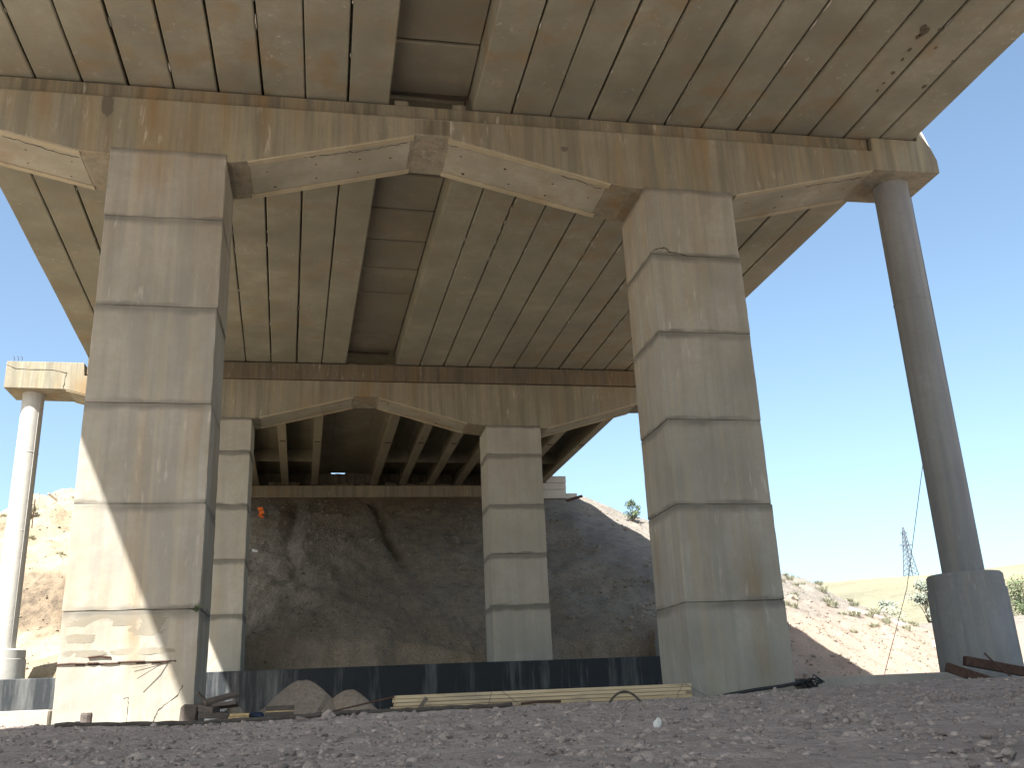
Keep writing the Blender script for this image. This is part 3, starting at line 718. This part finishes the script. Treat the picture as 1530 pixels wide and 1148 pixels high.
tag(o, 'bent hose arching up out of the ground in front of the pale planks', 'hose')
o = MB().tube([(7.85, 19.2, -.04), (8.1, 19.2, .0), (8.7, 19.2, .07), (9.3, 19.2, .12), (9.75, 19.2, .18)], .035, 8).build('hose', M['black'], None, smooth=True)
tag(o, 'black hose running along the foot of the shaded right pillar', 'hose')
mb = MB()
for k in range(7):
    c = Vector((9.95+random.uniform(-.12, .12), 19.3+random.uniform(-.1, .1), .12))
    a0 = random.random()*6
    mb.tube([c+Vector((.19*math.cos(a0+t), .12*math.sin(a0+t), .05*math.sin(2*t+k)+random.uniform(-.015, .015)+.012*k)) for t in np.linspace(0, 5.2, 12)], .018, 6)
mb.tube([(9.95, 19.3, .1), (10.05, 19.3, .32), (10.3, 19.35, .16)], .014, 6)
tag(mb.build('cable_tangle', M['black'], None, smooth=True), 'dark tangle of cable and wire heaped beside the foot of the right pillar', 'cable')
# steel angle leaning rod
o = MB().tube([(.15, 19.6, .0), (1.33, 18.9, .22)], .018, 6).build('rod', M['rusty'], None); tag(o, 'thin rod leaning from the dirt mound up to the left end of the pale planks', 'rod')
# timbers at the right
def timber(a, b, w_, h_, mat, name, label, cat):
    a, b = Vector(a), Vector(b); d = b-a; m = (a+b)/2
    o = MB().obox(m, (d.length, w_, h_), (0, -math.asin(d.z/d.length), math.atan2(d.y, d.x))).build(name, mat, None, bevel=.006)
    return tag(o, label, cat)
timber((12.9, 18.95, .36), (13.62, 18.6, .02), .19, .19, M['rusty'], 'timber', 'short rusty beam leaning against the footing left of the round column base', 'beam')
timber((13.25, 18.85, .28), (13.95, 18.6, .0), .26, .06, M['scrap_wood'], 'board', 'dusty board lying just right of the short rusty beam by the column base', 'board')
timber((13.4, 19.0, .47), (15.3, 18.6, .02), .19, .19, M['rusty'], 'timber', 'long dark beam lying across the front of the round column base', 'beam')
o = MB().tube([(13.72, 18.75, .60), (13.85, 18.6, .34), (14.08, 18.4, .02)], .022, 6).build('rod', M['rusty'], None); tag(o, 'rusty rod standing slanted in front of the round column base', 'rod')
# left pillar foot: stumps and a heap of boards
o = MB().lathe([(.10, -.3), (.098, .05), (.102, .13), (.09, .17), (.055, .165)], (-4.05, 18.9), 10).build('post_stump', M['old_wood'], None); tag(o, 'short dark post stump silhouetted against the sunlit foot of the left pillar', 'post')
o = MB().obox((-2.37, 19.30, .07), (.30, .3, .34), (.04, .05, .2)).build('stone_block', M['old_wood'], None, bevel=.05, cuts=2, jit=.01); tag(o, 'dark squat block at the lower right corner of the left pillar', 'block')
random.seed(12)
lb = ['dark board jutting out highest from the heap beside the left pillar', 'dark board lying second in the heap beside the left pillar', 'dark board at the back of the heap, propped upright against the left pillar',
      'dark board lowest in the heap beside the left pillar', 'dark stub of board in the middle of the heap beside the left pillar']
for i, (c, sz, rt) in enumerate([((-1.82, 19.3, .33), (.62, .22, .06), (.25, -.22, .35)), ((-1.80, 19.25, .20), (.58, .24, .07), (-.2, -.08, -.15)), ((-2.12, 19.5, .30), (.44, .2, .05), (.2, .75, .2)),
                                 ((-1.93, 19.2, .04), (.52, .26, .10), (.1, .05, .1)), ((-2.05, 19.25, .16), (.40, .24, .12), (.1, .2, -.5))]):
    tag(MB().obox(c, sz, rt).build('board', M['old_wood'], None, bevel=.006), lb[i], 'board')
for k, (z, sz, lab) in enumerate([(-.03, (.36, .14, .05), 'lower of two short pale boards lying by the heap right of the left pillar'), (.025, (.34, .13, .045), 'upper of two short pale boards lying by the heap right of the left pillar')]):
    tag(MB().obox((-1.46+.02*k, 18.9, z), sz, (0, 0, .1-.2*k)).build('board', M['wood_end'], None, bevel=.005), lab, 'board')
bx = empty('crate', (-.75, 19.0, .0), 'low dark crate with a pale slat lying before the dirt mound', 'crate')
MB().box((-1.0, 18.95, -.05), (-.5, 19.25, .04)).build('crate_board', M['old_wood'], bx, bevel=.006)
MB().box((-.99, 18.94, .045), (-.5, 19.26, .065)).build('crate_slat', M['wood_end'], bx, bevel=.004)
MB().box((-1.0, 18.95, .07), (-.49, 19.25, .15)).build('crate_board', M['old_wood'], bx, bevel=.006)
o = MB().obox((-1.15, 18.97, .0), (.26, .2, .12), (0, .1, 0)).build('sack', M['navy'], None, bevel=.04, cuts=2, jit=.012); tag(o, 'small dark blue bag lying left of the low crate', 'bag')
o = MB().obox((.02, 18.95, .12), (.08, .05, .34), (.2, .55, 0)).build('board_offcut', M['scrap_wood'], None, bevel=.006); tag(o, 'grey offcut standing aslant in the dirt between the two mounds', 'board')
def mound(name, cx, cy, rx, ry, h, label, seed):
    r2 = np.random.default_rng(seed); n, m = 26, 12; V = [(cx, cy, tz(cx, cy)+h*.99)]; F = []
    for j in range(1, m+1):
        q = j/m
        for k in range(n):
            t = 2*math.pi*k/n; x = cx+rx*q*math.cos(t); y = cy+ry*q*math.sin(t)
            hh = h*((math.exp(-(1.55*q)**2)-.09)/.91)*(1+.16*q*math.sin(3*t+seed))+.12*1.6*h*float(fbm(np.array(x*3.0+seed), np.array(y*3.0), 4))*(1-q)**.4*q**.7
            V.append((x, y, -.2+(tz(cx, cy)+hh+.2)*1.0 if j < m else -.3))
    for k in range(n): F.append((0, 1+k, 1+(k+1) % n))
    for j in range(m-1):
        for k in range(n): F.append((1+j*n+k, 1+(j+1)*n+k, 1+(j+1)*n+(k+1) % n, 1+j*n+(k+1) % n))
    tag(MB().add(V, F).build(name, M['loose'], None, smooth=True), label, 'dirt mound')
mound('dirt_mound', -.42, 22.2, 1.35, 1.3, .85, 'larger mound of loose brown dirt before the tarred wall', 3)
mound('dirt_mound', .62, 22.0, .95, .9, .62, 'smaller mound of dirt right of the larger one, near the plank ends', 5)
mound('dirt_mound', -1.75, 21.2, .5, .6, .40, 'small dirt heap at the right of the dark boards by the left pillar', 7)
# white stone in the foreground, clods, litter
def rock(x, y, r, mat, label, name='stone', sq=.7, cat='stone'):
    V, F = TPL2[random.randrange(6)]
    W = [(x+v[0]*r, y+v[1]*r*.8, tz(x, y)+r*sq*.55+v[2]*r*sq) for v in V]
    tag(MB().add(W, F).build(name, mat, None, smooth=False), label, cat)
rock(1.60, 4.70, .019, M['white_stone'], 'white lump of stone on the shaded foreground gravel', sq=1.5)
rock(.05, 7.9, .055, M['stone'], 'dark clod on the foreground ground below the larger dirt mound', 'clod', .8, 'clod')
rock(23.0, 45.2, .3, M['stone_pale'], 'grey boulder sticking out of the sunlit slope', sq=.5)
rock(13.0, 40.9, .2, M['stone_pale'], 'pale stone lodged in the bank right of the far right pillar', sq=.8)
rock(13.4, 41.8, .16, M['stone_pale'], 'smaller pale stone above the bank right of the far right pillar', sq=.8)
def on_slope(x, y, dz=0): return Vector((x, y, tz(x, y)+dz))
c = on_slope(-3.53, 54.9, .25)
mb = MB()
for k in range(6): mb.obox(c+Vector((random.uniform(-.08, .08), random.uniform(-.1, .1), .11*k-.3)), (.26+random.uniform(-.1, .06), .06, .18), (random.uniform(-.5, .5), random.uniform(-.5, .5), random.uniform(-.5, .5)))
tag(mb.build('rag', M['orange'], None, bevel=.015), 'bright orange rag hanging on a stake on the dark slope', 'rag')
c = on_slope(-3.49, 50.8, .06)
tag(MB().obox(c, (.28, .2, .12), (.5, .2, .2)).build('plastic_scrap', M['plastic'], None, bevel=.03, cuts=2, jit=.015), 'white plastic scrap on the dark slope below the orange rag', 'litter')
# pale slab on the sunlit slope, wing pipe, posts
a = on_slope(26.9, 47.0, .0); b = on_slope(29.4, 46.0, .02)
timber(a, b, 1.1, .22, M['rubble'], 'concrete_slab', 'long pale concrete slab lying on the sunlit slope among scrub', 'slab')
a = on_slope(29.2, 43.6, .05); b = on_slope(30.3, 42.9, .05)
timber(a, b, .8, .35, M['rubble'], 'concrete_slab', 'broken white concrete chunk half hidden by the round column base', 'slab')
o = MB().tube([(15.2, 59.0, tz(15.2, 59)+.05), (16.2, 58.6, tz(16.2, 58.6)+.45)], .09, 8).build('pipe', M['rusty'], None); tag(o, 'dark pipe end sticking out of the embankment top beside the abutment', 'pipe')
o = MB().tube([on_slope(-14.6, 52, -.2), on_slope(-14.6, 52, 1.5)], .03, 6).build('stake', M['rusty'], None); tag(o, 'thin stake standing on the sunlit left slope', 'stake')
o = timber(on_slope(-15.0, 57.6, .1), on_slope(-15.4, 57.2, .9), .14, .1, M['rubble'], 'post', 'pale post leaning on top of the sunlit left slope', 'post')
# hanging wire on the right
o = MB().tube([(15.93, 21.35, 13.1), (16.05, 21.4, 11.6), (15.92, 21.5, 9.96), (15.75, 21.65, 8.1), (15.53, 21.8, 6.43), (15.46, 22.2, 5.45), (14.93, 23.0, 2.42), (14.53, 24.0, .38), (14.5, 24.1, tz(14.5, 24.1)-.05)], .009, 5).build('hanging_wire', M['wire'], None)
tag(o, 'thin wire hanging from the cap end to the ground beside the right round column', 'wire')

# ------------------------------------------------------------------ plants
def tuft(seed, n, h, r, wid):
    r3 = random.Random(seed); mb = MB()
    for k in range(n):
        a = r3.random()*6.283; lean = r3.uniform(.1, .9); hh = h*r3.uniform(.45, 1.0); q = r*math.sqrt(r3.random())*.6
        b = Vector((q*math.cos(a), q*math.sin(a), -.03)); tip = b+Vector((math.cos(a)*lean*r, math.sin(a)*lean*r, hh))
        s_ = Vector((-math.sin(a), math.cos(a), r3.uniform(-.3, .3)))*wid*r3.uniform(.5, 1.2)
        m_ = b.lerp(tip, .55)+Vector((0, 0, hh*.08))
        mb.add([b-s_*.5, b+s_*.5, m_+s_, tip, m_-s_], [(0, 1, 2, 4), (4, 2, 3)])
    return mb
tufts = []
for i in range(5):
    mb = tuft(20+i, 190, .42, .40, .013); tufts.append(mesh('foliage', mb.V, mb.F, M['sage']))
random.seed(21); ntuft = 0
def grass_tuft(x, y, s_, label, grp):
    t = empty('scrub_tuft', (x, y, tz(x, y)), label, 'shrub', grp)
    o = link('foliage', tufts[random.randrange(5)], t); o.scale = (s_, s_, s_*random.uniform(.8, 1.2)); o.rotation_euler = (0, 0, random.random()*6)
cand = []
for _ in range(4000):
    x = random.uniform(19, 36); y = random.uniform(40, 60)
    d = math.hypot(max(x-18.5, 0), 60.6-y)
    if 7 < d < 19.5 and x-18.5 > .15*(60-y): cand.append((x, y))
    if len(cand) >= 75: break
for x, y in cand:
    sz = random.uniform(.35, .95); dd = math.hypot(max(x-17.6, 0), 60.6-y)
    lab = ('large' if sz > .65 else 'small')+' grey-green scrub tuft '+('high on the crest of the sunlit right slope' if dd < 12.5 else 'lower down on the sunlit right slope')
    grass_tuft(x, y, sz, lab, 'scrub tufts on the right slope')
for _ in range(14):
    x = random.uniform(-22, -10.5); y = random.uniform(46, 60)
    grass_tuft(x, y, random.uniform(.3, .7), 'small dry tuft among others on the sunlit left slope behind the round column', 'tufts on the left slope')
def bush(name, loc, rx, rz, nleaf, leaf, mat, label, cat, seed, grp=None):
    r3 = random.Random(seed); t = empty(name, loc, label, cat, grp)
    mb = MB(); cl = []
    for k in range(11):
        a = r3.random()*6.283; h = r3.uniform(.25, 1.0)*rz; q = rx*r3.uniform(.1, .75)*(1.15-h/rz*.6)
        cl.append((Vector((q*math.cos(a), q*math.sin(a), h)), r3.uniform(.22, .42)*rx))
        mb.tube([(0, 0, -.2), (q*.4*math.cos(a), q*.4*math.sin(a), h*.5), cl[-1][0]], [.035*rz/2, .02*rz/2, .008*rz/2], 5)
    mb.build('stem', M['twig'], t, local=True)
    mb = MB()
    for k in range(nleaf):
        c, s_ = cl[r3.randrange(len(cl))]
        v = Vector((r3.gauss(0, 1), r3.gauss(0, 1), r3.gauss(0, .8))); v = c+v.normalized()*s_*r3.random()**.45*(1 if r3.random() < .92 else 1.35)
        n1 = Vector((r3.gauss(0, 1), r3.gauss(0, 1), r3.gauss(0, 1))).normalized(); n2 = n1.orthogonal().normalized(); l_ = leaf*r3.uniform(.6, 1.4)
        mb.add([v-n1*l_, v+n2*l_*.4, v+n1*l_, v-n2*l_*.4], [(0, 1, 2, 3)])
    mb.build('foliage', M[mat], t, local=True)
    return t
bush('bush', (50.3, 75, tz(50.3, 75)-.1), 2.2, 3.6, 2600, .13, 'silver', 'tall silvery bush left of the right round column base', 'bush', 1)
bush('bush', (47.2, 76, tz(47.2, 76)-.1), 1.4, 1.9, 1300, .12, 'silver', 'low silvery bush further left in the valley before the dry hill', 'bush', 2)
bush('bush', (60.2, 76, tz(60.2, 76)-.1), 2.6, 3.4, 2600, .13, 'green', 'green bush at the right edge behind the round column base', 'bush', 3)
bush('bush', (64.5, 80, tz(64.5, 80)-.1), 2.5, 3.6, 1800, .14, 'green', 'dark green bush cut by the right frame edge', 'bush', 4)
for i, (x, y, s_) in enumerate(((38.5, 66, 1.0), (41, 68, 1.1), (43.5, 70, 1.0), (45, 72, 1.3), (40, 71, .9), (53, 70, 1.1), (36.5, 63.5, .9))):
    bush('low_shrub', (x, y, tz(x, y)-.1), 1.5*s_, 1.1*s_, 900, .10, 'sage', 'low pale green shrub among others at the foot of the right slope before the valley', 'shrub', 40+i, 'low shrubs before the valley')
bush('bush', (18.7, 56.3, tz(18.7, 56.3)-.1), .8, 1.3, 800, .075, 'green', 'small green bush on the embankment crest left of the right pillar', 'bush', 5)
bush('bush', (-15.3, 54.2, tz(-15.3, 54.2)-.05), .45, .8, 400, .05, 'sage', 'small grey shrub on the crest of the sunlit left slope', 'bush', 6)
# weed growing from the pillar joint
wp = empty('wall_weed', (-2.40, NY-.04, 2.02), 'small dark weed growing out of the joint on the right edge of the left pillar', 'weed')
mb = MB(); r3 = random.Random(3)
for k in range(40):
    a = r3.uniform(-2.9, -.2); l_ = r3.uniform(.05, .22); b = Vector((r3.uniform(-.05, .03), 0, r3.uniform(-.06, .04)))
    tip = b+Vector((math.cos(a)*l_*.9, -l_*.5*r3.random(), l_*r3.uniform(-.2, .7))); q = Vector((.010, 0, .010))
    mb.add([b-q, b+q, tip], [(0, 1, 2)])
mb.build('foliage', M['green'], wp, local=True)

# ------------------------------------------------------------------ power pylon
PX, PY = 263.0, 400.0; PZ = tz(PX, PY)-.5; H = 70.2-PZ
py_ = empty('power_pylon', (PX, PY, PZ), 'slender steel lattice power pylon on the far dry hill', 'pylon')
def pw(z): return np.interp(z/H, [0, .62, .8, 1.0], [2.6, 1.05, .7, .12])
for sx_ in (-1, 1):
    for sy_ in (-1, 1):
        MB().tube([(sx_*pw(z), sy_*pw(z), z) for z in np.linspace(0, H, 9)], .24, 4).build('leg', M['steel'], py_, local=True)
mb = MB(); zs = [H*(1-(1-k/13)**1.25) for k in range(14)]
for z0, z1 in zip(zs[:-1], zs[1:]):
    a, b = pw(z0), pw(z1)
    for s_ in (-1, 1):
        mb.tube([(-a, s_*a, z0), (b, s_*b, z1)], .11, 4).tube([(a, s_*a, z0), (-b, s_*b, z1)], .11, 4)
        mb.tube([(s_*a, -a, z0), (s_*b, b, z1)], .11, 4).tube([(s_*a, a, z0), (s_*b, -b, z1)], .11, 4)
mb.build('lattice', M['steel'], py_, local=True)
for zz, hl in ((H*.66, 3.3), (H*.885, 1.7)):
    mb = MB()
    for s_ in (-1, 1):
        for t in (-1, 1): mb.tube([(0, t*.5, zz), (s_*hl, 0, zz+.15)], .20, 4)
        mb.tube([(0, 0, zz+1.3), (s_*hl, 0, zz+.15)], .07, 4)
        mb.tube([(s_*hl, 0, zz+.1), (s_*hl, 0, zz-1.1)], .08, 5)
    mb.build('cross_arm', M['steel'], py_, local=True)
